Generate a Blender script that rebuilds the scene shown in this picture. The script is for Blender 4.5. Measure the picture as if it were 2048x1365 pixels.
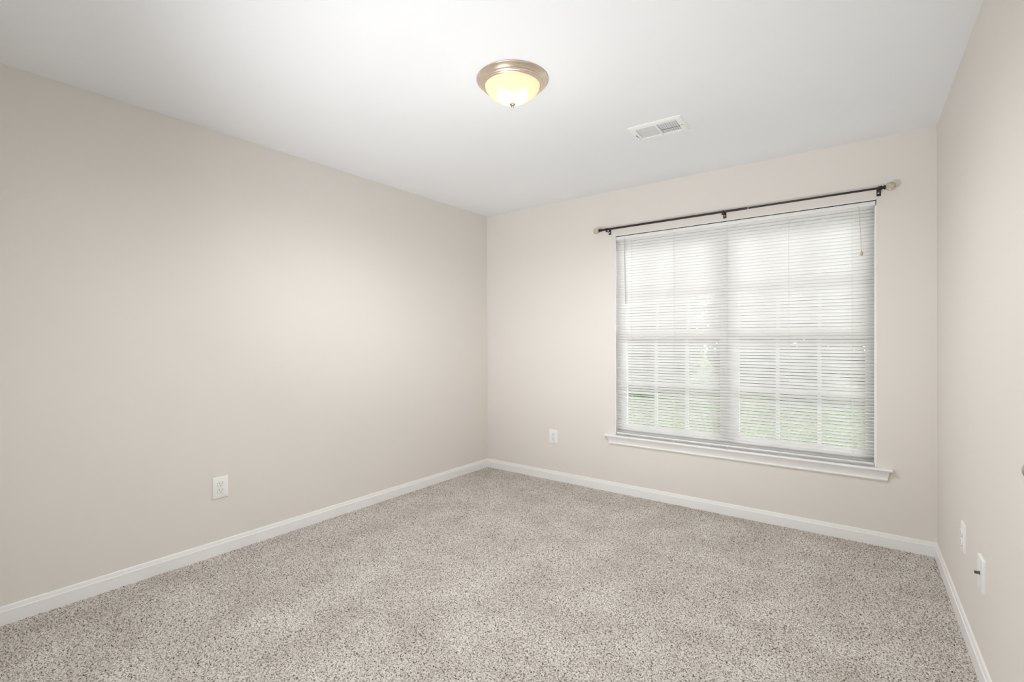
import bpy, bmesh, math, random
import numpy as np
from mathutils import Vector, Matrix

for o in list(bpy.data.objects):
    bpy.data.objects.remove(o, do_unlink=True)
SC = bpy.context.scene
COL = SC.collection
random.seed(7)
rng = np.random.default_rng(11)

# ------------------------------------------------------------------ measured layout (metres)
H = 2.44                 # ceiling
XL, YB = -3.034, 3.6315  # left wall plane, back wall plane
XR = 0.2738              # right wall at the back corner
RA = 0.0261              # the right wall runs slightly out of square
YF = -0.50               # front wall (behind the camera)
WX0, WX1, WZ0, WZ1 = -1.692, 0.000, 0.4665, 2.074   # window opening
RD = Vector((math.sin(RA), -math.cos(RA), 0))       # along the right wall, away from the corner
RN = Vector((-math.cos(RA), -math.sin(RA), 0))      # right wall normal, into the room
P0 = Vector((XR, YB, 0))
LAMP = Vector((-1.348, 1.80, H))

# ------------------------------------------------------------------ camera
cam = bpy.data.cameras.new('camera')
camo = bpy.data.objects.new('camera', cam)
COL.objects.link(camo)
cam.sensor_fit = 'HORIZONTAL'
cam.sensor_width = 36.0
cam.lens = 968.9137 * 36.0 / 2048
cam.clip_start = 0.02
yaw, pit, rol = 0.64493, -0.0011, -0.0021
fw = Vector((-math.sin(yaw) * math.cos(pit), math.cos(yaw) * math.cos(pit), math.sin(pit)))
rt = Vector((math.cos(yaw), math.sin(yaw), 0))
up = rt.cross(fw)
c_, s_ = math.cos(rol), math.sin(rol)
rt2, up2 = c_ * rt + s_ * up, -s_ * rt + c_ * up
M = Matrix.Identity(4)
for i in range(3):
    M[i][0], M[i][1], M[i][2] = rt2[i], up2[i], -fw[i]
M[0][3], M[1][3], M[2][3] = 0, 0, 1.2311
camo.matrix_world = M
SC.camera = camo

# ------------------------------------------------------------------ view, world, lights
SC.view_settings.view_transform = 'Standard'
SC.view_settings.look = 'None'
SC.view_settings.gamma = 1.0
SC.view_settings.use_curve_mapping = False
SC.view_settings.exposure = 0.0
try:
    SC.cycles.use_denoising = True
    SC.cycles.denoiser = 'OPENIMAGEDENOISE'
    SC.cycles.denoising_input_passes = 'RGB_ALBEDO_NORMAL'
    SC.cycles.denoising_prefilter = 'ACCURATE'
    SC.cycles.max_bounces = 14
    SC.cycles.diffuse_bounces = 10
    SC.cycles.transmission_bounces = 12
    SC.cycles.transparent_max_bounces = 16
    SC.cycles.sample_clamp_indirect = 6.0
    SC.cycles.caustics_reflective = False
    SC.cycles.caustics_refractive = False
except Exception:
    pass

SKY = 22.0
world = bpy.data.worlds.new('overcast_sky')
SC.world = world
world.use_nodes = True
wn = world.node_tree.nodes
wl = world.node_tree.links
wn.clear()
wo = wn.new('ShaderNodeOutputWorld')
bg = wn.new('ShaderNodeBackground')
tc = wn.new('ShaderNodeTexCoord')
sep = wn.new('ShaderNodeSeparateXYZ')
rmp = wn.new('ShaderNodeValToRGB')
rmp.color_ramp.elements[0].position = 0.0
rmp.color_ramp.elements[0].color = (0.80, 0.86, 0.92, 1)
rmp.color_ramp.elements[1].position = 0.6
rmp.color_ramp.elements[1].color = (1.0, 1.0, 1.0, 1)
wl.new(tc.outputs['Generated'], sep.inputs[0])
wl.new(sep.outputs['Z'], rmp.inputs[0])
wl.new(rmp.outputs['Color'], bg.inputs['Color'])
bg.inputs['Strength'].default_value = SKY
wl.new(bg.outputs[0], wo.inputs[0])


def light(name, kind, loc, power, color=(1, 1, 1), rot=(0, 0, 0), **kw):
    d = bpy.data.lights.new(name, kind)
    d.energy = power
    d.color = color
    for k, v in kw.items():
        setattr(d, k, v)
    o = bpy.data.objects.new(name, d)
    o.location = loc
    o.rotation_euler = rot
    COL.objects.link(o)
    return o


# sky light portal in the window opening (guides sampling of the sky, emits nothing itself)
pl = light('window_sky_portal', 'AREA', ((WX0 + WX1) / 2, YB + 0.19, (WZ0 + WZ1) / 2), 1.0,
           rot=(math.radians(-90), 0, 0), shape='RECTANGLE', size=1.74, size_y=1.66)
pl.data.cycles.is_portal = True
# fill light added in the doorway behind the camera, in place of hall daylight
hall = light('hall_fill_light', 'AREA', (-1.05, YF - 0.30, 1.25), 24.0, (0.96, 0.98, 1.0),
             rot=(math.radians(90), 0, 0), shape='RECTANGLE', size=1.5, size_y=2.1)
hall.data.spread = math.radians(170)
# the photographer's flash, bounced off the ceiling
aim = Vector((-1.60, 3.1, H)) - Vector((-1.30, -0.20, 0.55))
flash = light('bounce_flash', 'SPOT', (-1.30, -0.20, 0.55), 185.0, (0.98, 0.99, 1.0), rot=aim.to_track_quat('-Z', 'Y').to_euler(),
              spot_size=math.radians(88), spot_blend=1.0, shadow_soft_size=0.12)

# ------------------------------------------------------------------ materials


def new_mat(name):
    m = bpy.data.materials.new(name)
    m.use_nodes = True
    nt = m.node_tree
    return m, nt, nt.nodes['Principled BSDF']


def pmat(name, col, rough=0.6, metal=0.0, spec=0.3, noise=None, bump=None):
    """plain principled material; noise=(scale, amount) mottles the colour, bump=(scale, strength, distance)"""
    m, nt, b = new_mat(name)
    b.inputs['Base Color'].default_value = (*col, 1)
    b.inputs['Roughness'].default_value = rough
    b.inputs['Metallic'].default_value = metal
    b.inputs['Specular IOR Level'].default_value = spec
    t = None
    if noise or bump:
        t = nt.nodes.new('ShaderNodeTexCoord')
    if noise:
        n = nt.nodes.new('ShaderNodeTexNoise')
        n.inputs['Scale'].default_value = noise[0]
        n.inputs['Detail'].default_value = 3
        nt.links.new(t.outputs['Object'], n.inputs['Vector'])
        r = nt.nodes.new('ShaderNodeValToRGB')
        a = noise[1]
        r.color_ramp.elements[0].position = 0.3
        r.color_ramp.elements[1].position = 0.7
        r.color_ramp.elements[0].color = (*[c * (1 - a) for c in col], 1)
        r.color_ramp.elements[1].color = (*[min(1, c * (1 + a)) for c in col], 1)
        nt.links.new(n.outputs['Fac'], r.inputs[0])
        nt.links.new(r.outputs[0], b.inputs['Base Color'])
    if bump:
        n2 = nt.nodes.new('ShaderNodeTexNoise')
        n2.inputs['Scale'].default_value = bump[0]
        n2.inputs['Detail'].default_value = 2
        nt.links.new(t.outputs['Object'], n2.inputs['Vector'])
        bp = nt.nodes.new('ShaderNodeBump')
        bp.inputs['Strength'].default_value = bump[1]
        bp.inputs['Distance'].default_value = bump[2]
        nt.links.new(n2.outputs['Fac'], bp.inputs['Height'])
        nt.links.new(bp.outputs[0], b.inputs['Normal'])
    return m


WALL = pmat('beige_wall_paint', (0.728, 0.699, 0.661), 0.75, spec=0.15, noise=(2.5, 0.006), bump=(260, 0.06, 0.001))
CEIL = pmat('white_ceiling_paint', (0.840, 0.858, 0.885), 0.9, spec=0.1, noise=(3.0, 0.005), bump=(180, 0.08, 0.001))
TRIM = pmat('white_trim_paint', (0.82, 0.82, 0.815), 0.38, spec=0.4, noise=(4.0, 0.006))
JAMB = pmat('white_jamb_paint', (0.84, 0.835, 0.825), 0.5, spec=0.3, noise=(4.0, 0.006))
VINYL = pmat('white_window_vinyl', (0.84, 0.84, 0.85), 0.4, spec=0.4, noise=(6.0, 0.006))
PLATE = pmat('white_outlet_plastic', (0.83, 0.835, 0.83), 0.35, spec=0.5, noise=(20.0, 0.006))
SLOT = pmat('dark_slot', (0.02, 0.018, 0.016), 0.7, noise=(60.0, 0.1))
BRONZE = pmat('dark_bronze_metal', (0.028, 0.019, 0.015), 0.42, metal=0.35, spec=0.5, noise=(80.0, 0.15))
SCREWM = pmat('bright_screw', (0.85, 0.83, 0.80), 0.35, spec=0.6, noise=(80.0, 0.03))
NICKEL = pmat('brushed_nickel', (0.80, 0.68, 0.57), 0.30, metal=1.0, noise=(40.0, 0.04))
KNOBM = pmat('satin_nickel', (0.52, 0.48, 0.45), 0.18, metal=1.0, noise=(40.0, 0.03))
DUCT = pmat('grey_duct_metal', (0.24, 0.24, 0.24), 0.6, spec=0.3, noise=(10.0, 0.05))
REGIS = pmat('white_register_enamel', (0.88, 0.88, 0.88), 0.4, spec=0.4, noise=(20.0, 0.005))
COAX = pmat('coax_connector_metal', (0.16, 0.12, 0.09), 0.4, metal=0.8, noise=(60.0, 0.05))
CORDM = pmat('tan_pull_cord', (0.52, 0.41, 0.33), 0.8, noise=(200.0, 0.08))
STRINGM = pmat('white_ladder_string', (0.80, 0.79, 0.77), 0.8, noise=(200.0, 0.03))
RAILM = pmat('white_blind_rail', (0.80, 0.80, 0.79), 0.45, spec=0.4, noise=(8.0, 0.006))
GAP_SHADE = pmat('black_gap_shade', (0.02, 0.02, 0.02), 0.8, noise=(40.0, 0.1))  # black standing in for the shade in the headrail gap


def slat_material():
    m, nt, b = new_mat('translucent_vinyl_slat')
    nd, lk = nt.nodes, nt.links
    b.inputs['Base Color'].default_value = (0.82, 0.82, 0.815, 1)
    b.inputs['Roughness'].default_value = 0.4
    b.inputs['Specular IOR Level'].default_value = 0.35
    t = nd.new('ShaderNodeTexCoord')
    n = nd.new('ShaderNodeTexNoise')
    n.inputs['Scale'].default_value = 6.0
    lk.new(t.outputs['Object'], n.inputs['Vector'])
    r = nd.new('ShaderNodeValToRGB')
    r.color_ramp.elements[0].color = (0.91, 0.90, 0.895, 1)
    r.color_ramp.elements[1].color = (0.935, 0.93, 0.925, 1)
    lk.new(n.outputs['Fac'], r.inputs[0])
    lk.new(r.outputs[0], b.inputs['Base Color'])
    tr = nd.new('ShaderNodeBsdfTranslucent')
    tr.inputs['Color'].default_value = (0.82, 0.82, 0.80, 1)
    mx = nd.new('ShaderNodeMixShader')
    mx.inputs[0].default_value = 0.23
    lk.new(b.outputs[0], mx.inputs[1])
    lk.new(tr.outputs[0], mx.inputs[2])
    lk.new(mx.outputs[0], nd['Material Output'].inputs['Surface'])
    return m


SLAT = slat_material()


def clear_material(name, tint, gloss=0.08, rough=0.02, wob=0.0):
    """thin clear glass or acrylic: transparent with a glossy skin"""
    m, nt, b = new_mat(name)
    nd, lk = nt.nodes, nt.links
    nd.remove(b)
    tp = nd.new('ShaderNodeBsdfTransparent')
    tp.inputs['Color'].default_value = (*tint, 1)
    gl = nd.new('ShaderNodeBsdfGlossy')
    gl.inputs['Roughness'].default_value = rough
    fr = nd.new('ShaderNodeFresnel')
    fr.inputs['IOR'].default_value = 1.45
    mx = nd.new('ShaderNodeMixShader')
    lk.new(fr.outputs[0], mx.inputs[0])
    lk.new(tp.outputs[0], mx.inputs[1])
    lk.new(gl.outputs[0], mx.inputs[2])
    if wob:
        n = nd.new('ShaderNodeTexNoise')
        n.inputs['Scale'].default_value = wob
        t = nd.new('ShaderNodeTexCoord')
        lk.new(t.outputs['Object'], n.inputs['Vector'])
        bp = nd.new('ShaderNodeBump')
        bp.inputs['Strength'].default_value = 0.6
        bp.inputs['Distance'].default_value = 0.004
        lk.new(n.outputs['Fac'], bp.inputs['Height'])
        lk.new(bp.outputs[0], gl.inputs['Normal'])
    lk.new(mx.outputs[0], nd['Material Output'].inputs['Surface'])
    return m


GLASS = clear_material('window_glass', (0.95, 0.97, 0.96))
WANDM = pmat('frosted_acrylic_wand', (0.60, 0.59, 0.585), 0.2, spec=0.6, noise=(30.0, 0.03))


def crackle_material():
    m, nt, b = new_mat('crackle_glass')
    nd, lk = nt.nodes, nt.links
    t = nd.new('ShaderNodeTexCoord')
    v = nd.new('ShaderNodeTexVoronoi')
    v.feature = 'DISTANCE_TO_EDGE'
    v.inputs['Scale'].default_value = 120
    lk.new(t.outputs['Object'], v.inputs['Vector'])
    r = nd.new('ShaderNodeValToRGB')
    r.color_ramp.elements[0].position = 0.0
    r.color_ramp.elements[0].color = (0.62, 0.50, 0.32, 1)
    r.color_ramp.elements[1].position = 0.28
    r.color_ramp.elements[1].color = (0.98, 0.95, 0.88, 1)
    lk.new(v.outputs['Distance'], r.inputs[0])
    lk.new(r.outputs[0], b.inputs['Base Color'])
    b.inputs['Roughness'].default_value = 0.12
    b.inputs['IOR'].default_value = 1.45
    b.inputs['Transmission Weight'].default_value = 0.40
    bp = nd.new('ShaderNodeBump')
    bp.inputs['Strength'].default_value = 0.7
    bp.inputs['Distance'].default_value = 0.003
    lk.new(v.outputs['Distance'], bp.inputs['Height'])
    lk.new(bp.outputs[0], b.inputs['Normal'])
    return m


CRACKLE = crackle_material()


def dome_material():
    """frosted alabaster glass: lets the bulbs' light through softly"""
    m, nt, b = new_mat('frosted_alabaster_glass')
    nd, lk = nt.nodes, nt.links
    b.inputs['Base Color'].default_value = (0.80, 0.74, 0.62, 1)
    b.inputs['Roughness'].default_value = 0.25
    t = nd.new('ShaderNodeTexCoord')
    n = nd.new('ShaderNodeTexNoise')
    n.inputs['Scale'].default_value = 14.0
    n.inputs['Distortion'].default_value = 1.2
    lk.new(t.outputs['Object'], n.inputs['Vector'])
    r = nd.new('ShaderNodeValToRGB')
    r.color_ramp.elements[0].color = (0.96, 0.80, 0.60, 1)
    r.color_ramp.elements[1].color = (1.0, 0.85, 0.66, 1)
    lk.new(n.outputs['Fac'], r.inputs[0])
    tr = nd.new('ShaderNodeBsdfTranslucent')
    lk.new(r.outputs[0], tr.inputs['Color'])
    mx = nd.new('ShaderNodeMixShader')
    mx.inputs[0].default_value = 0.7
    rf = nd.new('ShaderNodeBsdfRefraction')      # forward scattering: the bulbs show as soft hot spots
    rf.inputs['IOR'].default_value = 1.08
    rf.inputs['Roughness'].default_value = 0.4
    lk.new(r.outputs[0], rf.inputs['Color'])
    mx2 = nd.new('ShaderNodeMixShader')
    mx2.inputs[0].default_value = 0.35
    lk.new(b.outputs[0], mx.inputs[1])
    lk.new(tr.outputs[0], mx.inputs[2])
    lk.new(mx.outputs[0], mx2.inputs[1])
    lk.new(rf.outputs[0], mx2.inputs[2])
    em = nd.new('ShaderNodeEmission')            # light scattered inside the thick lit glass
    em.inputs['Strength'].default_value = 0.36
    lk.new(r.outputs[0], em.inputs['Color'])
    ad = nd.new('ShaderNodeAddShader')
    lk.new(mx2.outputs[0], ad.inputs[0])
    lk.new(em.outputs[0], ad.inputs[1])
    lk.new(ad.outputs[0], nd['Material Output'].inputs['Surface'])
    return m


DOME = dome_material()


def emit_material(name, col, strength):
    m, nt, b = new_mat(name)
    b.inputs['Base Color'].default_value = (0.9, 0.9, 0.88, 1)
    b.inputs['Emission Color'].default_value = (*col, 1)
    b.inputs['Emission Strength'].default_value = strength
    return m


BULB = emit_material('glowing_bulb', (1.0, 0.88, 0.70), 1.9)


def carpet_material():
    m, nt, b = new_mat('speckled_frieze_carpet')
    nd, lk = nt.nodes, nt.links
    t = nd.new('ShaderNodeTexCoord')
    n = nd.new('ShaderNodeTexNoise')
    n.inputs['Scale'].default_value = 165.0
    n.inputs['Detail'].default_value = 2.5
    n.inputs['Roughness'].default_value = 0.65
    n.inputs['Distortion'].default_value = 0.8
    lk.new(t.outputs['Object'], n.inputs['Vector'])
    r = nd.new('ShaderNodeValToRGB')
    e = r.color_ramp.elements
    e[0].position = 0.355
    e[0].color = (0.060, 0.048, 0.039, 1)
    e[1].position = 0.60
    e[1].color = (0.80, 0.775, 0.74, 1)
    k = e.new(0.43)
    k.color = (0.36, 0.325, 0.29, 1)
    k2 = e.new(0.50)
    k2.color = (0.62, 0.585, 0.545, 1)
    lk.new(n.outputs['Fac'], r.inputs[0])
    # broad, faint nap variation of the pile
    n2 = nd.new('ShaderNodeTexNoise')
    n2.inputs['Scale'].default_value = 4.0
    n2.inputs['Detail'].default_value = 4
    lk.new(t.outputs['Object'], n2.inputs['Vector'])
    r2 = nd.new('ShaderNodeValToRGB')
    r2.color_ramp.elements[0].position = 0.3
    r2.color_ramp.elements[0].color = (0.80, 0.785, 0.765, 1)
    r2.color_ramp.elements[1].position = 0.7
    r2.color_ramp.elements[1].color = (1, 1, 1, 1)
    lk.new(n2.outputs['Fac'], r2.inputs[0])
    mx = nd.new('ShaderNodeMix')
    mx.data_type = 'RGBA'
    mx.blend_type = 'MULTIPLY'
    mx.inputs[0].default_value = 1.0
    lk.new(r.outputs[0], mx.inputs[6])
    lk.new(r2.outputs[0], mx.inputs[7])
    lk.new(mx.outputs[2], b.inputs['Base Color'])
    b.inputs['Roughness'].default_value = 0.95
    b.inputs['Specular IOR Level'].default_value = 0.05
    return m


CARPET = carpet_material()
LAWNM = pmat('lawn_grass', (0.021, 0.032, 0.012), 0.9, spec=0.1, noise=(1.2, 0.35), bump=(60, 0.8, 0.03))
BARK = pmat('grey_brown_bark', (0.10, 0.075, 0.055), 0.9, spec=0.1, noise=(9.0, 0.3), bump=(25, 0.6, 0.02))


def leaf_material(name, col):
    m, nt, b = new_mat(name)
    nd, lk = nt.nodes, nt.links
    t = nd.new('ShaderNodeTexCoord')
    n = nd.new('ShaderNodeTexNoise')
    n.inputs['Scale'].default_value = 1.3
    lk.new(t.outputs['Object'], n.inputs['Vector'])
    r = nd.new('ShaderNodeValToRGB')
    r.color_ramp.elements[0].position = 0.35
    r.color_ramp.elements[1].position = 0.65
    r.color_ramp.elements[0].color = (*[c * 0.6 for c in col], 1)
    r.color_ramp.elements[1].color = (*[c * 1.3 for c in col], 1)
    lk.new(n.outputs['Fac'], r.inputs[0])
    lk.new(r.outputs[0], b.inputs['Base Color'])
    b.inputs['Roughness'].default_value = 0.6
    tr = nd.new('ShaderNodeBsdfTranslucent')
    lk.new(r.outputs[0], tr.inputs['Color'])
    mx = nd.new('ShaderNodeMixShader')
    mx.inputs[0].default_value = 0.35
    lk.new(b.outputs[0], mx.inputs[1])
    lk.new(tr.outputs[0], mx.inputs[2])
    lk.new(mx.outputs[0], nd['Material Output'].inputs['Surface'])
    return m


LEAF_DARK = leaf_material('dark_green_leaves', (0.024, 0.030, 0.020))
LEAF_LIGHT = leaf_material('fresh_green_leaves', (0.036, 0.050, 0.020))

# ------------------------------------------------------------------ mesh helpers


class MB:
    """collects shapes; build() links them as one mesh object"""

    def __init__(self):
        self.v, self.f = [], []

    def add(self, verts, faces):
        o = len(self.v)
        self.v += [tuple(p) for p in verts]
        self.f += [tuple(i + o for i in f) for f in faces]

    def box(self, x0, x1, y0, y1, z0, z1, T=None):
        p = [Vector((x, y, z)) for z in (z0, z1) for y in (y0, y1) for x in (x0, x1)]
        if T:
            p = [T(q) for q in p]
        self.add(p, [(0, 2, 3, 1), (4, 5, 7, 6), (0, 1, 5, 4), (2, 6, 7, 3), (0, 4, 6, 2), (1, 3, 7, 5)])
        return self

    def rbox(self, x0, x1, y0, y1, z0, z1, b=0.002, seg=2):
        bm = bmesh.new()
        bmesh.ops.create_cube(bm, size=1)
        for v in bm.verts:
            v.co = Vector((x0 + (v.co.x + .5) * (x1 - x0), y0 + (v.co.y + .5) * (y1 - y0), z0 + (v.co.z + .5) * (z1 - z0)))
        bmesh.ops.bevel(bm, geom=bm.edges[:], offset=b, segments=seg, profile=0.5, affect='EDGES')
        self.bm(bm)
        return self

    def bm(self, bm, T=None):
        bm.verts.index_update()
        vs = [T(v.co.copy()) if T else v.co.copy() for v in bm.verts]
        fs = [[v.index for v in f.verts] for f in bm.faces]
        bm.free()
        self.add(vs, fs)
        return self

    def loft(self, sections, cap=True, closed=True):
        n = len(sections[0])
        vs = [p for s in sections for p in s]
        fs = []
        for k in range(len(sections) - 1):
            for i in range(n if closed else n - 1):
                j = (i + 1) % n
                fs.append((k * n + i, k * n + j, (k + 1) * n + j, (k + 1) * n + i))
        if cap:
            fs.append(tuple(range(n - 1, -1, -1)))
            fs.append(tuple((len(sections) - 1) * n + i for i in range(n)))
        self.add(vs, fs)
        return self

    def lathe(self, prof, n=32, T=None):
        """prof: (radius, height) pairs about local z"""
        vs, fs = [], []
        for r, z in prof:
            for i in range(n):
                a = 2 * math.pi * i / n
                p = Vector((r * math.cos(a), r * math.sin(a), z))
                vs.append(T(p) if T else p)
        for k in range(len(prof) - 1):
            for i in range(n):
                j = (i + 1) % n
                fs.append((k * n + i, k * n + j, (k + 1) * n + j, (k + 1) * n + i))
        if prof[0][0] > 1e-6:
            fs.append(tuple(range(n - 1, -1, -1)))
        if prof[-1][0] > 1e-6:
            fs.append(tuple((len(prof) - 1) * n + i for i in range(n)))
        self.add(vs, fs)
        return self

    def tube(self, pts, r, n=10, rad=None):
        pts = [Vector(p) for p in pts]
        secs = []
        for i, p in enumerate(pts):
            d = (pts[min(i + 1, len(pts) - 1)] - pts[max(i - 1, 0)]).normalized()
            a = Vector((0, 0, 1)) if abs(d.z) < 0.9 else Vector((1, 0, 0))
            u = d.cross(a).normalized()
            w = d.cross(u)
            rr = rad[i] if rad else r
            secs.append([p + rr * (math.cos(t) * u + math.sin(t) * w) for t in [2 * math.pi * k / n for k in range(n)]])
        return self.loft(secs)

    def build(self, name, mat, parent=None, smooth=True, angle=35):
        me = bpy.data.meshes.new(name)
        me.from_pydata(self.v, [], self.f)
        bm = bmesh.new()
        bm.from_mesh(me)
        bmesh.ops.remove_doubles(bm, verts=bm.verts[:], dist=1e-6)
        bmesh.ops.recalc_face_normals(bm, faces=bm.faces[:])
        bm.to_mesh(me)
        bm.free()
        me.materials.append(mat)
        if smooth:
            me.polygons.foreach_set('use_smooth', [True] * len(me.polygons))
            me.set_sharp_from_angle(angle=math.radians(angle))
        o = bpy.data.objects.new(name, me)
        COL.objects.link(o)
        if parent:
            o.parent = parent
        return o


def struct(o):
    o['kind'] = 'structure'
    return o


def thing(name, label, cat, loc=(0, 0, 0), rz=0.0, group=None):
    o = bpy.data.objects.new(name, None)
    o.empty_display_size = 0.05
    o.location = loc
    o.rotation_euler = (0, 0, rz)
    COL.objects.link(o)
    o['label'] = label
    o['category'] = cat
    if group:
        o['group'] = group
    return o


def tag(o, label, cat, group=None, kind=None):
    o['label'] = label
    o['category'] = cat
    if group:
        o['group'] = group
    if kind:
        o['kind'] = kind
    return o


def TR(p):
    """right-wall frame: x = along the wall from the back corner, y = out into the room, z = up"""
    return P0 + p.x * RD + p.y * RN + Vector((0, 0, p.z))


# ------------------------------------------------------------------ room shell
def make_floor():
    """carpet as a fine height field so that the twisted pile has real relief"""
    step = 0.0034
    x0, x1, y0, y1 = XL - 0.005, XR + 0.14, YF - 0.02, YB + 0.01
    nx, ny = int((x1 - x0) / step), int((y1 - 0.15) / step)
    xs = np.linspace(x0, x1, nx)
    ys = np.concatenate([np.linspace(y0, 0.15, 40, endpoint=False), np.linspace(0.15, y1, ny)])
    ny = len(ys)
    X, Y = np.meshgrid(xs, ys)
    Z = rng.random((ny, nx)) ** 1.4
    Z = 0.6 * Z + 0.1 * (np.roll(Z, 1, 0) + np.roll(Z, -1, 0) + np.roll(Z, 1, 1) + np.roll(Z, -1, 1))
    Z = (Z - Z.mean()) * 0.0095
    X = X + (rng.random(X.shape) - .5) * step * 0.7
    Y = Y + (rng.random(Y.shape) - .5) * step * 0.7
    co = np.stack([X, Y, Z], -1).reshape(-1, 3).astype(np.float32)
    i = np.arange(nx * ny).reshape(ny, nx)
    q = np.stack([i[:-1, :-1], i[:-1, 1:], i[1:, 1:], i[1:, :-1]], -1).reshape(-1).astype(np.int32)
    me = bpy.data.meshes.new('floor')
    me.vertices.add(len(co))
    me.vertices.foreach_set('co', co.ravel())
    nf = len(q) // 4
    me.loops.add(len(q))
    me.loops.foreach_set('vertex_index', q)
    me.polygons.add(nf)
    me.polygons.foreach_set('loop_start', np.arange(0, len(q), 4, dtype=np.int32))
    me.polygons.foreach_set('use_smooth', np.ones(nf, dtype=bool))
    me.update(calc_edges=True)
    me.materials.append(CARPET)
    o = bpy.data.objects.new('floor', me)
    COL.objects.link(o)
    return struct(o)


make_floor()
struct(MB().box(XL - 0.3, XR + 1.1, YF - 2.2, YB + 0.16, -0.12, -0.012).build('floor_slab', DUCT, smooth=False))
struct(MB().box(XL - 0.3, XR + 1.1, YF - 2.2, YB + 0.16, H, H + 0.1).build('ceiling', CEIL, smooth=False))
struct(MB().box(XL - 0.14, XL, YF - 0.12, YB + 0.16, -0.02, H).build('wall_left', WALL, smooth=False))

b = MB()
b.box(XL, WX0, YB, YB + 0.16, -0.02, H)
b.box(WX1, XR + 0.3, YB, YB + 0.16, -0.02, H)
b.box(WX0, WX1, YB, YB + 0.16, WZ1, H)
b.box(WX0, WX1, YB, YB + 0.16, -0.02, WZ0 - 0.014)
struct(b.build('wall_back', WALL, smooth=False))

# right wall with the opening of a door just outside the picture
DS0, DS1, DZ = 1.905, 2.715, 2.04
b = MB()
b.box(0, DS0, -0.12, 0, -0.02, H, TR)
b.box(DS1, YB - YF + 0.2, -0.12, 0, -0.02, H, TR)
b.box(DS0, DS1, -0.12, 0, DZ, H, TR)
struct(b.build('wall_right', WALL, smooth=False))
b = MB()   # unseen closet box added behind that door to block outside light
b.box(DS0 - 0.1, DS1 + 0.1, -0.80, -0.72, -0.02, H, TR)
b.box(DS0 - 0.18, DS0 - 0.1, -0.80, -0.12, -0.02, H, TR)
b.box(DS1 + 0.1, DS1 + 0.18, -0.80, -0.12, -0.02, H, TR)
struct(b.build('wall_closet_light_block', WALL, smooth=False))

# front wall behind the camera; unseen doorway and hall added for the fill light
FX0, FX1 = -1.75, -0.35
b = MB()
b.box(XL, FX0, YF - 0.12, YF, -0.02, H)
b.box(FX1, XR + 0.3, YF - 0.12, YF, -0.02, H)
b.box(FX0, FX1, YF - 0.12, YF, 2.2, H)
struct(b.build('wall_front', WALL, smooth=False))
b = MB()
b.box(XL, XL + 0.1, YF - 2.0, YF - 0.12, -0.02, H)
b.box(XR + 0.3, XR + 0.4, YF - 2.0, YF - 0.12, -0.02, H)
b.box(XL, XR + 0.4, YF - 2.1, YF - 2.0, -0.02, H)
struct(b.build('wall_hall', WALL, smooth=False))

# baseboards: flat face with a stepped, rounded cap
BP = [(0, -0.004), (0.0125, -0.004), (0.0125, 0.0585), (0.0115, 0.0610), (0.0092, 0.0625), (0.0085, 0.0660), (0.0080, 0.0700),
      (0.0068, 0.0745), (0.0062, 0.0780), (0.0045, 0.0805), (0.0015, 0.0815), (0, 0.0815)]


def runner(pts, prof):
    """extrude a (depth, height) profile between two (point, normal) pairs"""
    secs = []
    for p, nrm in pts:
        secs.append([Vector(p) + d * Vector(nrm) + Vector((0, 0, z)) for d, z in prof])
    return MB().loft(secs)


struct(runner([((XL, YF, 0), (1, 0, 0)), ((XL, YB, 0), (1, 0, 0))], BP).build('baseboard_left', TRIM, angle=20))
struct(runner([((XL, YB, 0), (0, -1, 0)), ((XR + 0.004, YB, 0), (0, -1, 0))], BP).build('baseboard_back', TRIM, angle=20))
struct(runner([(P0, RN), (P0 + (DS0 - 0.065) * RD, RN)], BP).build('baseboard_right', TRIM, angle=20))
struct(runner([(P0 + (DS1 + 0.065) * RD, RN), (P0 + (YB - YF) * RD, RN)], BP).build('baseboard_right', TRIM, angle=20))
struct(runner([((XL, YF, 0), (0, 1, 0)), ((FX0, YF, 0), (0, 1, 0))], BP).build('baseboard_front', TRIM, angle=20))

# ------------------------------------------------------------------ door on the right wall (only its knob reaches into the picture)
door = bpy.data.objects.new('door_1', None)
door.location = TR(Vector((DS0, 0, 0)))
door.rotation_euler = (0, 0, math.atan2(RD.y, RD.x))
COL.objects.link(door)
struct(door)
DW = DS1 - DS0
# local: x along the wall away from the window, -y is ... RN expressed locally
RNl = Matrix.Rotation(-math.atan2(RD.y, RD.x), 3, 'Z') @ RN
sy = 1 if RNl.y > 0 else -1


def dbox(m, x0, x1, y0, y1, z0, z1):
    a, c = sorted((sy * y0, sy * y1))
    return m.box(x0, x1, a, c, z0, z1)


m = MB()
for x0, x1 in ((0.004, 0.11), (0.353, 0.453), (DW - 0.11, DW - 0.004)):
    dbox(m, x0, x1, -0.037, -0.002, 0.012, DZ - 0.004)
for xa, xb in ((0.11, 0.353), (0.453, DW - 0.11)):
    for z0, z1 in ((0.012, 0.22), (0.86, 1.0), (1.60, 1.70), (1.92, DZ - 0.004)):
        dbox(m, xa, xb, -0.037, -0.002, z0, z1)
    for z0, z1 in ((0.22, 0.86), (1.0, 1.60), (1.70, 1.92)):
        dbox(m, xa, xb, -0.030, -0.012, z0, z1)
        dbox(m, xa + 0.03, xb - 0.03, -0.012, -0.006, z0 + 0.03, z1 - 0.03)
m.build('door_panel', TRIM, door)
m = MB()
dbox(m, -0.06, -0.004, 0, 0.016, 0, DZ + 0.06)
dbox(m, DW + 0.004, DW + 0.06, 0, 0.016, 0, DZ + 0.06)
dbox(m, -0.06, DW + 0.06, 0, 0.016, DZ + 0.004, DZ + 0.06)
m.build('door_casing', TRIM, door)


def TK(p):
    return Vector((0.0745, sy * (p.z - 0.010), 0.919)) + Vector((p.x, 0, p.y))


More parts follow.
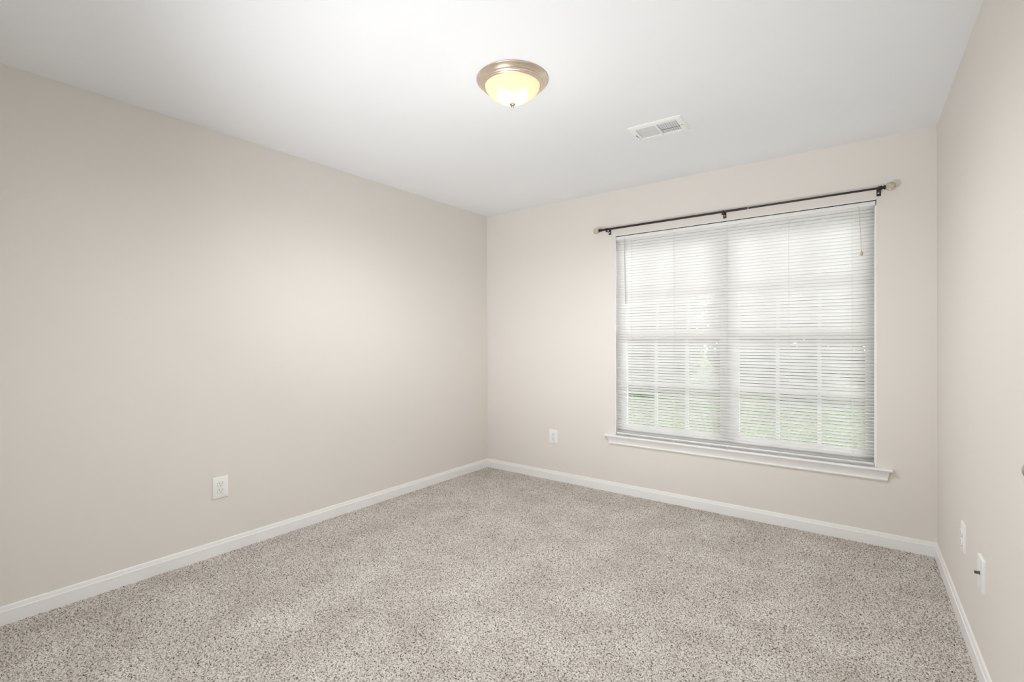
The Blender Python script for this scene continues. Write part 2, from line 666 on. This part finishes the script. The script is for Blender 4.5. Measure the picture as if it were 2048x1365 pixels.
m = MB().lathe([(0.032, 0), (0.032, 0.004), (0.027, 0.008), (0.012, 0.010), (0.010, 0.020), (0.012, 0.026), (0.018, 0.031), (0.0195, 0.038),
                (0.0203, 0.044), (0.0188, 0.050), (0.0142, 0.0555), (0.0072, 0.0585), (0.0, 0.0592)], 32, TK)
m.build('door_knob', KNOBM, door, angle=60)

# ------------------------------------------------------------------ window: frame, two pairs of sashes, stool and apron
win = bpy.data.objects.new('window_1', None)
win.location = ((WX0 + WX1) / 2, YB, WZ0)
COL.objects.link(win)
struct(win)
wx = win.location.x


def wbox(m, x0, x1, y0, y1, z0, z1):
    return m.box(x0 - wx, x1 - wx, y0, y1, z0 - WZ0, z1 - WZ0)


m = MB()   # white returns of the opening
wbox(m, WX0, WX0 + 0.008, 0.003, 0.16, WZ0, WZ1)
wbox(m, WX1 - 0.008, WX1, 0.003, 0.16, WZ0, WZ1 - 0.037)
wbox(m, WX1 - 0.004, WX1, 0.040, 0.16, WZ1 - 0.037, WZ1)
wbox(m, WX0 + 0.004, WX1 - 0.004, 0.001, 0.16, WZ1 - 0.003, WZ1)
m.build('jamb_liner', JAMB, win)
m = MB()
FY0, FY1 = 0.098, 0.159
wbox(m, WX0 + 0.004, WX0 + 0.032, FY0, FY1, WZ0, WZ1 - 0.003)
wbox(m, WX1 - 0.032, WX1 - 0.004, FY0, FY1, WZ0, WZ1 - 0.003)
wbox(m, -0.893, -0.801, FY0 - 0.003, FY1, WZ0, WZ1 - 0.003)
wbox(m, WX0 + 0.032, -0.893, FY0, FY1, WZ1 - 0.035, WZ1 - 0.003)
wbox(m, -0.801, WX1 - 0.032, FY0, FY1, WZ1 - 0.035, WZ1 - 0.003)
wbox(m, WX0 + 0.032, -0.893, FY0, FY1, WZ0, WZ0 + 0.03)
wbox(m, -0.801, WX1 - 0.032, FY0, FY1, WZ0, WZ0 + 0.03)
m.build('window_frame', VINYL, win)
ZM = 1.285


def sash(gx0, gx1, fx0, fx1, z0, z1, gz0, gz1, y0, y1):
    m = MB()
    wbox(m, fx0, gx0, y0, y1, z0, z1)
    wbox(m, gx1, fx1, y0, y1, z0, z1)
    wbox(m, gx0, gx1, y0, y1, z0, gz0)
    wbox(m, gx0, gx1, y0, y1, gz1, z1)
    s = m.build('sash', VINYL, win)
    yc = (y0 + y1) / 2
    g = MB()
    wbox(g, gx0, gx1, yc - 0.002, yc + 0.002, gz0, gz1)
    g.build('pane', GLASS, s, smooth=False)
    mu = MB()
    for k in (1, 2):
        xc = gx0 + (gx1 - gx0) * k / 3
        wbox(mu, xc - 0.011, xc + 0.011, yc - 0.008, yc + 0.008, gz0, gz1)
    zc = (gz0 + gz1) / 2 - 0.012
    wbox(mu, gx0, gx1, yc - 0.0075, yc + 0.0075, zc - 0.011, zc + 0.011)
    mu.build('muntin_grid', VINYL, s)


for gx0, gx1, fx0, fx1 in ((-1.634, -0.911, WX0 + 0.032, -0.893), (-0.783, -0.057, -0.801, WX1 - 0.032)):
    sash(gx0, gx1, fx0, fx1, WZ0 + 0.030, 1.300, 0.540, 1.252, 0.101, 0.128)
    sash(gx0, gx1, fx0, fx1, 1.272, WZ1 - 0.036, 1.312, 1.995, 0.130, 0.157)

SP = [(-0.005, -0.0145), (0.034, -0.0145), (0.0385, -0.0125), (0.0405, -0.0075), (0.0385, -0.0020), (0.034, 0.0), (-0.005, 0.0)]
m = MB()
wbox(m, WX0 + 0.0005, WX1 - 0.0005, -0.006, FY0, WZ0 - 0.0145, WZ0)
secs = [[Vector((x - wx, -d, z)) for d, z in SP] for x in (-1.772, 0.078)]
m.loft(secs)
m.build('window_sill', TRIM, win, angle=25)
# apron moulding, its ends returned at a slope
AP = [(0, -0.0145), (0.0300, -0.0145), (0.0290, -0.0205), (0.0250, -0.0275), (0.0200, -0.0360), (0.0160, -0.0450), (0.0135, -0.0540),
      (0.0130, -0.0600), (0.0155, -0.0625), (0.0165, -0.0665), (0.0150, -0.0710), (0.0110, -0.0735), (0, -0.0738)]
secs = [[Vector((x0 + k * (-z - 0.0145) - wx, -d, z)) for d, z in AP] for x0, k in ((-1.747, 0.16), (0.061, -0.18))]
MB().loft(secs).build('window_apron', TRIM, win, angle=25)

# ------------------------------------------------------------------ mini blind
BX0, BX1 = WX0 + 0.0115, WX1 - 0.0120
bc = (WX0 + WX1) / 2
blind = thing('window_blind', 'white vinyl mini blind lowered over the whole window, slats nearly closed', 'blind', (bc, YB + 0.022, 2.066))
m = MB()
m.rbox(WX0 + 0.0100 - bc, WX1 - 0.0040 - bc, -0.0145, 0.0140, -0.026, 0.0, 0.0015)
m.build('headrail', RAILM, blind)
m = MB()  # black strips put in as the dark shade above and beside the headrail
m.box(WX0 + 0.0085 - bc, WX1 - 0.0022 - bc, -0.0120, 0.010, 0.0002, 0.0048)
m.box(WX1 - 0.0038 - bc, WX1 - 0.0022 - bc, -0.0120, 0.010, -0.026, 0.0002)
m.build('rail_gap_shade', GAP_SHADE, blind)
PITCH, SW, TILT = 0.0213, 0.0252, math.radians(50)
Z_TOP, Z_STACK = 2.066 - 0.026 - 0.010, 0.512
n_open = int((Z_TOP - Z_STACK) / PITCH) + 1
m = MB()


def slat(m, zc, tilt, twist=0.0, sag=0.0, yoff=0.0):
    nxs, nw = 24, 5
    secs = []
    for i in range(nxs + 1):
        u = i / nxs
        x = BX0 + (BX1 - BX0) * u - bc
        t = tilt + twist * math.exp(-((u - 0.10) / 0.10) ** 2)
        row = []
        for j in range(nw):
            w = (j / (nw - 1) - 0.5)
            a = w * SW
            crown = 0.0022 * (1 - (2 * w) ** 2)
            # room-side edge (negative y) up, outer edge down; crowned towards the room
            y = a * math.cos(t) - crown * math.sin(t)
            z = -a * math.sin(t) + crown * math.cos(t)
            row.append((x, y + yoff, zc + z + sag * math.sin(u * 9.0)))
        secs.append([Vector(p) for p in row])
    o = len(m.v)
    n = nw
    vs = [p for s in secs for p in s]
    fs = []
    for k in range(nxs):
        for i in range(nw - 1):
            fs.append((k * n + i, k * n + i + 1, (k + 1) * n + i + 1, (k + 1) * n + i))
    m.add(vs, fs)


for k in range(n_open):
    zc = Z_TOP - k * PITCH - 2.066
    low = k / n_open
    slat(m, zc, TILT + random.uniform(-0.035, 0.035), twist=(-0.55 if k == 58 else random.uniform(-0.05, 0.05)),
         sag=random.uniform(-0.0004, 0.0004))
for k in range(7):
    slat(m, 0.4935 + k * 0.0024 - 2.066, math.radians(4 + 2.5 * k), yoff=0.001)
so = m.build('slat_panel', SLAT, blind, angle=60)
sol = so.modifiers.new('thickness', 'SOLIDIFY')
sol.thickness = 0.0006
sol.offset = 0
m = MB()
m.rbox(BX0 - bc, BX1 - bc, -0.0125, 0.0125, 0.4765 - 2.066, 0.4895 - 2.066, 0.003)
br = m.build('bottom_rail', RAILM, blind)
for x in (-1.5525, -1.216, -0.843, -0.461, -0.1197):
    m = MB()
    for y in (-0.0112, 0.0118):
        m.tube([(x - bc, y, -0.024), (x - bc + 0.001, y, -0.8), (x - bc, y, 0.484 - 2.066)], 0.0007, 6)
    for k in range(n_open):
        z = Z_TOP - k * PITCH - 2.066
        m.tube([(x - bc, -0.0112, z + 0.0085), (x - bc, 0.0118, z - 0.0125)], 0.0004, 4)
    lc = m.build('ladder_cord', STRINGM, blind)
    MB().lathe([(0.0065, -0.003), (0.0065, 0.001), (0.004, 0.003), (0, 0.0032)], 14,
               lambda p, x=x: Vector((x - bc + p.x, -0.0125 - p.z, 0.4800 - 2.066 + p.y))).build('cord_button', STRINGM, br)
m = MB()
m.tube([(-1.6103 - bc, -0.0185, -0.030), (-1.6045 - bc, -0.0195, -0.29), (-1.5986 - bc, -0.020, 1.522 - 2.066)], 0.0036, 6)
wd = m.build('tilt_wand', WANDM, blind)
m = MB()
m.tube([(-1.6103 - bc, -0.012, -0.014), (-1.6103 - bc, -0.020, -0.016), (-1.6103 - bc, -0.0195, -0.032)], 0.0014, 6)
m.build('wand_hook', RAILM, wd)
m = MB()
m.tube([(-0.085 - bc, -0.0150, -0.018), (-0.084 - bc, -0.0175, -0.03), (-0.078 - bc, -0.0185, -0.17), (-0.0725 - bc, -0.018, 1.765 - 2.066)], 0.0011, 6)
cd = m.build('pull_cord', CORDM, blind)
m = MB().lathe([(0.0015, 0.014), (0.0035, 0.009), (0.0048, 0.0), (0.0055, -0.012), (0.0045, -0.014), (0, -0.0142)], 14,
               lambda p: Vector((-0.0722 - bc + p.x, -0.018 + p.y, 1.757 - 2.066 + p.z)))
m.build('tassel', CORDM, cd)
# small valance clips on the headrail
for x in (-1.40, -0.66, -0.155):
    MB().rbox(x - 0.008 - bc, x + 0.008 - bc, -0.0165, -0.0140, -0.0275, -0.018, 0.0008).build('valance_clip', STRINGM, blind)

# ------------------------------------------------------------------ curtain rod
RY, RZ = YB - 0.07, 2.1195
rod = thing('curtain_rod', 'dark bronze curtain rod with crackle glass ball ends above the window', 'curtain rod', (-0.86, RY, RZ))
rx = -0.86


def TX(x0, sgn=1):
    return lambda p: Vector((x0 - rx + sgn * p.z, p.x, p.y))


JX = -0.688
MB().lathe([(0.0078, 0), (0.0078, JX + 1.775), ], 20, TX(-1.775)).build('outer_tube', BRONZE, rod)
MB().lathe([(0.0064, 0), (0.0064, 0.030 - JX + 0.02)], 20, TX(JX - 0.02)).build('inner_tube', BRONZE, rod)
MB().lathe([(0.0079, 0), (0.0082, 0.0005), (0.0082, 0.003), (0.0079, 0.0035)], 20, TX(JX - 0.003)).build('seam_ring', SCREWM, rod)
for x0, sg in ((-1.770, -1), (0.018, 1)):
    f = MB().lathe([(0.0078, 0), (0.0125, 0.002), (0.0135, 0.005), (0.0125, 0.008), (0.0085, 0.0105), (0.0080, 0.014), (0.0100, 0.018),
                    (0.0140, 0.0205), (0.0140, 0.0235), (0.0100, 0.0255), (0.0, 0.0256)], 24, TX(x0, sg)).build('finial', BRONZE, rod)
    prof = [(0.0243 * math.sin(a), 0.0245 * (1 - math.cos(a))) for a in [math.pi * k / 18 for k in range(19)]]
    prof[0] = (0.0, 0.0)
    prof[-1] = (0.0, 0.049)
    MB().lathe(prof, 28, TX(x0 + sg * 0.0245, sg)).build('glass_ball', CRACKLE, f, angle=80)
for x in (-1.7305, -0.853, 0.0118):
    dx = x - rx
    zc = 2.110 - RZ
    m = MB()
    m.rbox(dx - 0.0105, dx + 0.0105, 0.066, 0.0698, 2.089 - RZ, 2.1335 - RZ, 0.0012)
    # arm from the plate out to the cup
    m.tube([(dx, 0.067, -0.006), (dx, 0.045, -0.0125), (dx, 0.02, -0.0135), (dx, 0.0, -0.0120)], 0.0042, 8)
    br_ = m.build('bracket', BRONZE, rod)
    MB().lathe([(0.0082, -0.006), (0.0112, -0.006), (0.0112, 0.006), (0.0082, 0.006)], 20, TX(x + 0.003 if x > -1 else x + 0.002)).build('bracket_cup', BRONZE, br_)
    MB().tube([(dx - 0.003, 0.0, -0.0105), (dx - 0.003, 0.0, -0.021)], 0.0026, 8, rad=[0.0018, 0.0032]).build('set_screw', BRONZE, br_)
    MB().lathe([(0.0046, 0), (0.0042, 0.0015), (0.002, 0.0024), (0, 0.0026)], 14,
               lambda p, dx=dx: Vector((dx - 0.001 + p.x, 0.066 - p.z, 2.107 - RZ + p.y))).build('mounting_screw', SCREWM, br_)


# ------------------------------------------------------------------ wall outlets and cable jack
def disc_plate(m, w, h, d, bev):
    """wall plate with softly bevelled front edges, back at y=0, facing -y"""
    secs = []
    for dw, y in ((0, 0), (0, -d * 0.45), (bev * 0.35, -d * 0.8), (bev, -d)):
        secs.append(rrect(w / 2 - dw, h / 2 - dw, 0.004, y))
    m.loft(secs)


def rrect(hx, hz, r, y, n=4):
    pts = []
    for cx, cz, a0 in ((hx - r, hz - r, 0), (-hx + r, hz - r, 90), (-hx + r, -hz + r, 180), (hx - r, -hz + r, 270)):
        for k in range(n + 1):
            a = math.radians(a0 + 90 * k / n)
            pts.append(Vector((cx + r * math.cos(a), y, cz + r * math.sin(a))))
    return pts


def face_outline(zc, y, s=1.0, n=10):
    """rounded receptacle face with flattened top and bottom"""
    pts = []
    R, hz = 0.0172 * s, 0.0140 * s
    for k in range(40):
        a = 2 * math.pi * k / 40
        x, z = R * math.cos(a), R * math.sin(a)
        pts.append(Vector((x, y, zc + max(-hz, min(hz, z)))))
    return pts


def make_outlet(label, loc, rz, raise_=0.0022, w=0.084, h=0.1235):
    t = thing('electrical_outlet', label, 'outlet', loc, rz)
    m = MB()
    D = 0.0062
    disc_plate(m, w, h, D, 0.0035)
    m.build('cover_plate', PLATE, t, angle=30)
    for zc in (0.0193, -0.0193):
        m = MB()
        m.loft([face_outline(zc, -D + 0.001), face_outline(zc, -D - raise_ * 0.7), face_outline(zc, -D - raise_, 0.955)])
        f = m.build('receptacle', PLATE, t, angle=30)
        s = MB()
        y0 = -D - raise_
        s.box(-0.0075, -0.0053, y0 - 0.0003, y0 + 0.002, zc + 0.0005, zc + 0.0085)
        s.box(0.0053, 0.0075, y0 - 0.0003, y0 + 0.002, zc + 0.0012, zc + 0.0078)
        s.lathe([(0.0026, 0), (0.0026, 0.002)], 12, lambda p: Vector((p.x, y0 - 0.0003 + p.z, zc - 0.0065 + p.y)))
        s.build('slots', SLOT, f)
        # thin shadow gap around the face
        g = MB()
        ring_o, ring_i = face_outline(zc, -D - 0.0002, 1.05), face_outline(zc, -D - 0.0002, 0.99)
        ring_b = face_outline(zc, -D + 0.0015, 1.05)
        n = len(ring_o)
        g.add(ring_i + ring_o + ring_b, [(i, (i + 1) % n, n + (i + 1) % n, n + i) for i in range(n)] + [(n + i, n + (i + 1) % n, 2 * n + (i + 1) % n, 2 * n + i) for i in range(n)])
        g.build('face_gap', DUCT, f)
    MB().lathe([(0.0034, 0.001), (0.0034, -0.0006), (0.002, -0.0012), (0, -0.0013)], 12,
               lambda p: Vector((p.x, -D + p.z, p.y))).build('cover_screw', PLATE, t)
    return t


make_outlet('white duplex wall outlet on the long blank wall opposite the door knob', (XL, 1.2232, 0.385), math.radians(90))
make_outlet('white duplex wall outlet on the window wall, between room corner and window', (-2.2765, YB, 0.3825), 0.0)
RROT = -(math.pi / 2 - RA)
make_outlet('white duplex outlet next to the cable jack, nearer the room corner', TR(Vector((0.845, 0, 0.3925))), RROT, raise_=0.0055, w=0.082)

t = thing('cable_jack_plate', 'white cable jack plate with a short dark connector sticking out', 'cable jack', TR(Vector((1.221, 0, 0.386))), RROT)
m = MB()
disc_plate(m, 0.088, 0.1215, 0.0085, 0.0022)
m.build('cover_plate', PLATE, t, angle=30)
m = MB().lathe([(0.0068, 0), (0.0068, 0.003), (0.0050, 0.0032), (0.0050, 0.0145), (0.0038, 0.0150), (0.0, 0.0151)], 6,
               lambda p: Vector((p.x, -0.0083 - p.z, p.y + 0.002)))
m.build('coax_connector', COAX, t)
for dz in (0.0415, -0.0415):
    MB().lathe([(0.0034, 0.001), (0.0034, -0.0008), (0.002, -0.0013), (0, -0.0014)], 12,
               lambda p, dz=dz: Vector((p.x, -0.0085 + p.z, dz + p.y))).build('cover_screw', PLATE, t)

# ------------------------------------------------------------------ ceiling register
vent = thing('ceiling_vent', 'white two-way ceiling air register near the window', 'vent', (-0.9908, 2.718, H), math.radians(2.7))
VW, VD = 0.298, 0.2135
m = MB()
hx, hy = 0.1135, 0.0715


def vring(x, y, z):
    return [Vector((-x, -y, z)), Vector((x, -y, z)), Vector((x, y, z)), Vector((-x, y, z))]


m.loft([vring(VW / 2, VD / 2, 0.0), vring(VW / 2, VD / 2, -0.0025), vring(VW / 2 - 0.012, VD / 2 - 0.012, -0.0075),
        vring(VW / 2 - 0.02, VD / 2 - 0.02, -0.0085), vring(hx, hy, -0.0085), vring(hx, hy, -0.001)], cap=False)
m.box(-0.0045, 0.0045, -hy, hy, -0.0085, -0.001)
m.build('register_frame', REGIS, vent, angle=25)
nb = 9
for side in (-1, 1):
    m = MB()
    for k in range(nb + 1):
        xc = side * (0.006 + (hx - 0.008) * (k + 0.0) / nb)
        # right half leans open towards the camera side, left half turns its broad side
        s = 1 if side > 0 else -1
        p = [(xc + s * 0.0050, -0.0080), (xc + s * 0.0056, -0.0075), (xc - s * 0.0052, 0.0055), (xc - s * 0.0058, 0.0050)]
        m.loft([[Vector((x, y, z)) for x, z in p] for y in (-hy, hy)])
    m.build('louver_bank', REGIS, vent, smooth=False)
m = MB()
m.box(-hx, hx, hy * 0.36, hy * 0.36 + 0.0035, -0.001, 0.004)
m.build('crossbar', SLOT, vent)
m = MB()
m.box(-0.1335, -0.1310, -0.004, 0.034, -0.0092, -0.0070)
m.build('lever_slot', SLOT, vent)
m = MB()
m.rbox(-0.1350, -0.1295, 0.0345, 0.0405, -0.024, -0.0070, 0.001)
m.build('damper_lever', REGIS, vent)
for sx, yy in ((-1, 0.012), (1, 0.0)):
    MB().lathe([(0.004, 0.0), (0.0035, -0.0012), (0, -0.0018)], 12, lambda p, sx=sx, yy=yy: Vector((sx * 0.1285 + p.x - (0.006 if sx < 0 else 0), yy + p.y, -0.0085 + p.z))).build('cover_screw', DUCT, vent)
m = MB()
m.box(-hx, hx, -hy, hy, 0.0088, 0.0095)
m.build('duct_back', DUCT, vent)

# ------------------------------------------------------------------ flush ceiling light
lamp = thing('ceiling_light', 'round nickel flush ceiling light with glowing frosted glass dome', 'ceiling light', LAMP)
m = MB().lathe([(0.160, 0.0), (0.1655, -0.0005), (0.1660, -0.0030), (0.1650, -0.0050), (0.1600, -0.0070), (0.1500, -0.0185), (0.1455, -0.0225),
                (0.1440, -0.0232), (0.1440, -0.0255), (0.1415, -0.0285), (0.1385, -0.0295), (0.1380, -0.0320), (0.1355, -0.0345), (0.1310, -0.0355),
                (0.1290, -0.0345), (0.1285, -0.0250), (0.100, -0.012), (0.0, -0.012)], 72)
m.build('pan', NICKEL, lamp, angle=30)
MB().lathe([(0.1275, -0.0275), (0.1180, -0.0150), (0.0, -0.0130)], 48).build('reflector', CEIL, lamp)
prof = []
for k in range(15):
    t_ = math.sin(k / 14 * math.pi / 2)
    prof.append((0.1275 * (1 - t_ ** 1.65) ** 0.82 if k < 14 else 0.0, -0.031 - 0.083 * t_))
dome = MB().lathe(prof, 72).build('glass_dome', DOME, lamp, angle=80)
m = MB().lathe([(0.0, -0.108), (0.012, -0.1125), (0.0125, -0.1150), (0.0100, -0.1175), (0.0050, -0.1190), (0.0045, -0.1210), (0.0062, -0.1235),
                (0.0055, -0.1262), (0.0025, -0.1280), (0.0, -0.1284)], 24)
m.build('finial', KNOBM, lamp, angle=50)
for sg in (-1, 1):
    cpos = Vector((rt.x, rt.y, 0)) * 0.048 * sg
    prof = [(0.0, 0.034)] + [(0.020 * math.sin(a), 0.026 * math.cos(a)) for a in [math.pi * k / 12 for k in range(1, 12)]] + [(0.0, -0.026)]
    bu = MB().lathe(prof, 20, lambda p, c=cpos: Vector((c.x + p.x, c.y + p.y, -0.058 + p.z))).build('bulb', BULB, lamp, angle=80)
    MB().lathe([(0.012, 0.0), (0.012, 0.016)], 16, lambda p, c=cpos: Vector((c.x + p.x, c.y + p.y, -0.030 + p.z))).build('bulb_socket', TRIM, bu)
# the light the fixture throws into the room
ll = light('ceiling_light_glow', 'SPOT', (0, 0, -0.136), 88.0, (1.0, 0.985, 0.965))
ll.data.spot_size = math.radians(179)
ll.data.spot_blend = 0.60
ll.data.shadow_soft_size = 0.09
ll.parent = lamp
gl = light('ceiling_light_halo', 'POINT', (0, 0, -0.300), 0.7, (1.0, 0.94, 0.84))
gl.data.shadow_soft_size = 0.05
gl.parent = lamp

# ------------------------------------------------------------------ outside: lawn and trees behind the blind
GZ = -0.45
struct(MB().box(-40, 30, YB + 0.16, 60, GZ - 0.2, GZ).build('lawn', LAWNM, smooth=False))


def make_tree(label, x, y, h, cr, mat, n, seed, group=None):
    r = random.Random(seed)
    t = thing('leafy_tree', label, 'tree', (x, y, GZ))
    pts, rad = [], []
    for k in range(7):
        u = k / 6
        pts.append((0.25 * math.sin(u * 2 + seed), 0.2 * math.sin(u * 3), u * h * 0.8))
        rad.append(0.17 * (1 - 0.75 * u))
    m = MB().tube(pts, 0.1, 10, rad)
    for k in range(9):
        a = r.random() * 6.28
        z0 = h * (0.25 + 0.5 * k / 9)
        L = cr * 0.75
        m.tube([(0, 0, z0), (math.cos(a) * L * .5, math.sin(a) * L * .5, z0 + L * .35), (math.cos(a) * L, math.sin(a) * L, z0 + L * .6)], 0.04, 6, [0.06, 0.04, 0.015])
    m.build('trunk', BARK, t)
    m = MB()
    for k in range(n):
        # leaf clumps on a lumpy ellipsoid shell
        a = r.random() * 2 * math.pi
        zz = r.uniform(-1, 1)
        rr = (r.random() ** 0.45)
        q = math.sqrt(1 - zz * zz) * rr
        c = Vector((cr * q * math.cos(a), cr * q * math.sin(a), h * 0.56 + h * 0.44 * zz * rr))
        s = r.uniform(0.10, 0.26)
        u = Vector((r.gauss(0, 1), r.gauss(0, 1), r.gauss(0, 1))).normalized()
        w = u.orthogonal().normalized()
        v = u.cross(w)
        m.add([c - s * w, c - s * .45 * v + .1 * s * u, c + s * w, c + s * .45 * v + .1 * s * u], [(0, 1, 2, 3)])
    m.build('crown', mat, t, smooth=False)


make_tree('fresh green tree outside the window, seen through the upper left slats', -6.2, 10.8, 8.0, 2.5, LEAF_LIGHT, 3000, 1)
make_tree('dark tree outside, behind the left half of the blind', -9.8, 24.5, 12.0, 4.2, LEAF_DARK, 6500, 2)
make_tree('dark tree outside, behind the right half of the blind', -0.9, 24.5, 12.0, 4.2, LEAF_DARK, 6500, 3)


# a row of dense shrubs along the far edge of the lawn


def make_shrub(label, x, y, h, r, mat, n, seed):
    q = random.Random(seed)
    t = thing('garden_shrub', label, 'shrub', (x, y, GZ), group='shrubs along the far edge of the lawn')
    m = MB()
    for k in range(6):
        a = q.random() * 6.28
        m.tube([(0, 0, 0), (math.cos(a) * r * .3, math.sin(a) * r * .3, h * .4), (math.cos(a) * r * .6, math.sin(a) * r * .6, h * .8)], 0.03, 6, [0.035, 0.025, 0.01])
    m.build('stems', BARK, t)
    m = MB()
    for k in range(n):
        d = Vector((q.gauss(0, 1), q.gauss(0, 1), q.gauss(0, 1))).normalized() * (q.random() ** 0.35)
        c = Vector((d.x * r, d.y * r * .8, h * .5 + d.z * h * .5))
        sz = q.uniform(0.09, 0.2)
        u = Vector((q.gauss(0, 1), q.gauss(0, 1), q.gauss(0, 1))).normalized()
        w = u.orthogonal().normalized()
        v = u.cross(w)
        m.add([c - sz * w, c - sz * .45 * v + .1 * sz * u, c + sz * w, c + sz * .45 * v + .1 * sz * u], [(0, 1, 2, 3)])
    m.build('foliage', mat, t, smooth=False)


for i in range(13):
    make_shrub('dense shrub on the far side of the lawn outside the window', -17.0 + i * 1.9, 15.2 + (3.4 if i % 2 else 0.0),
               4.3 + 0.6 * math.sin(i * 1.7), 1.48, LEAF_DARK if i % 3 else LEAF_LIGHT, 3600, 40 + i)
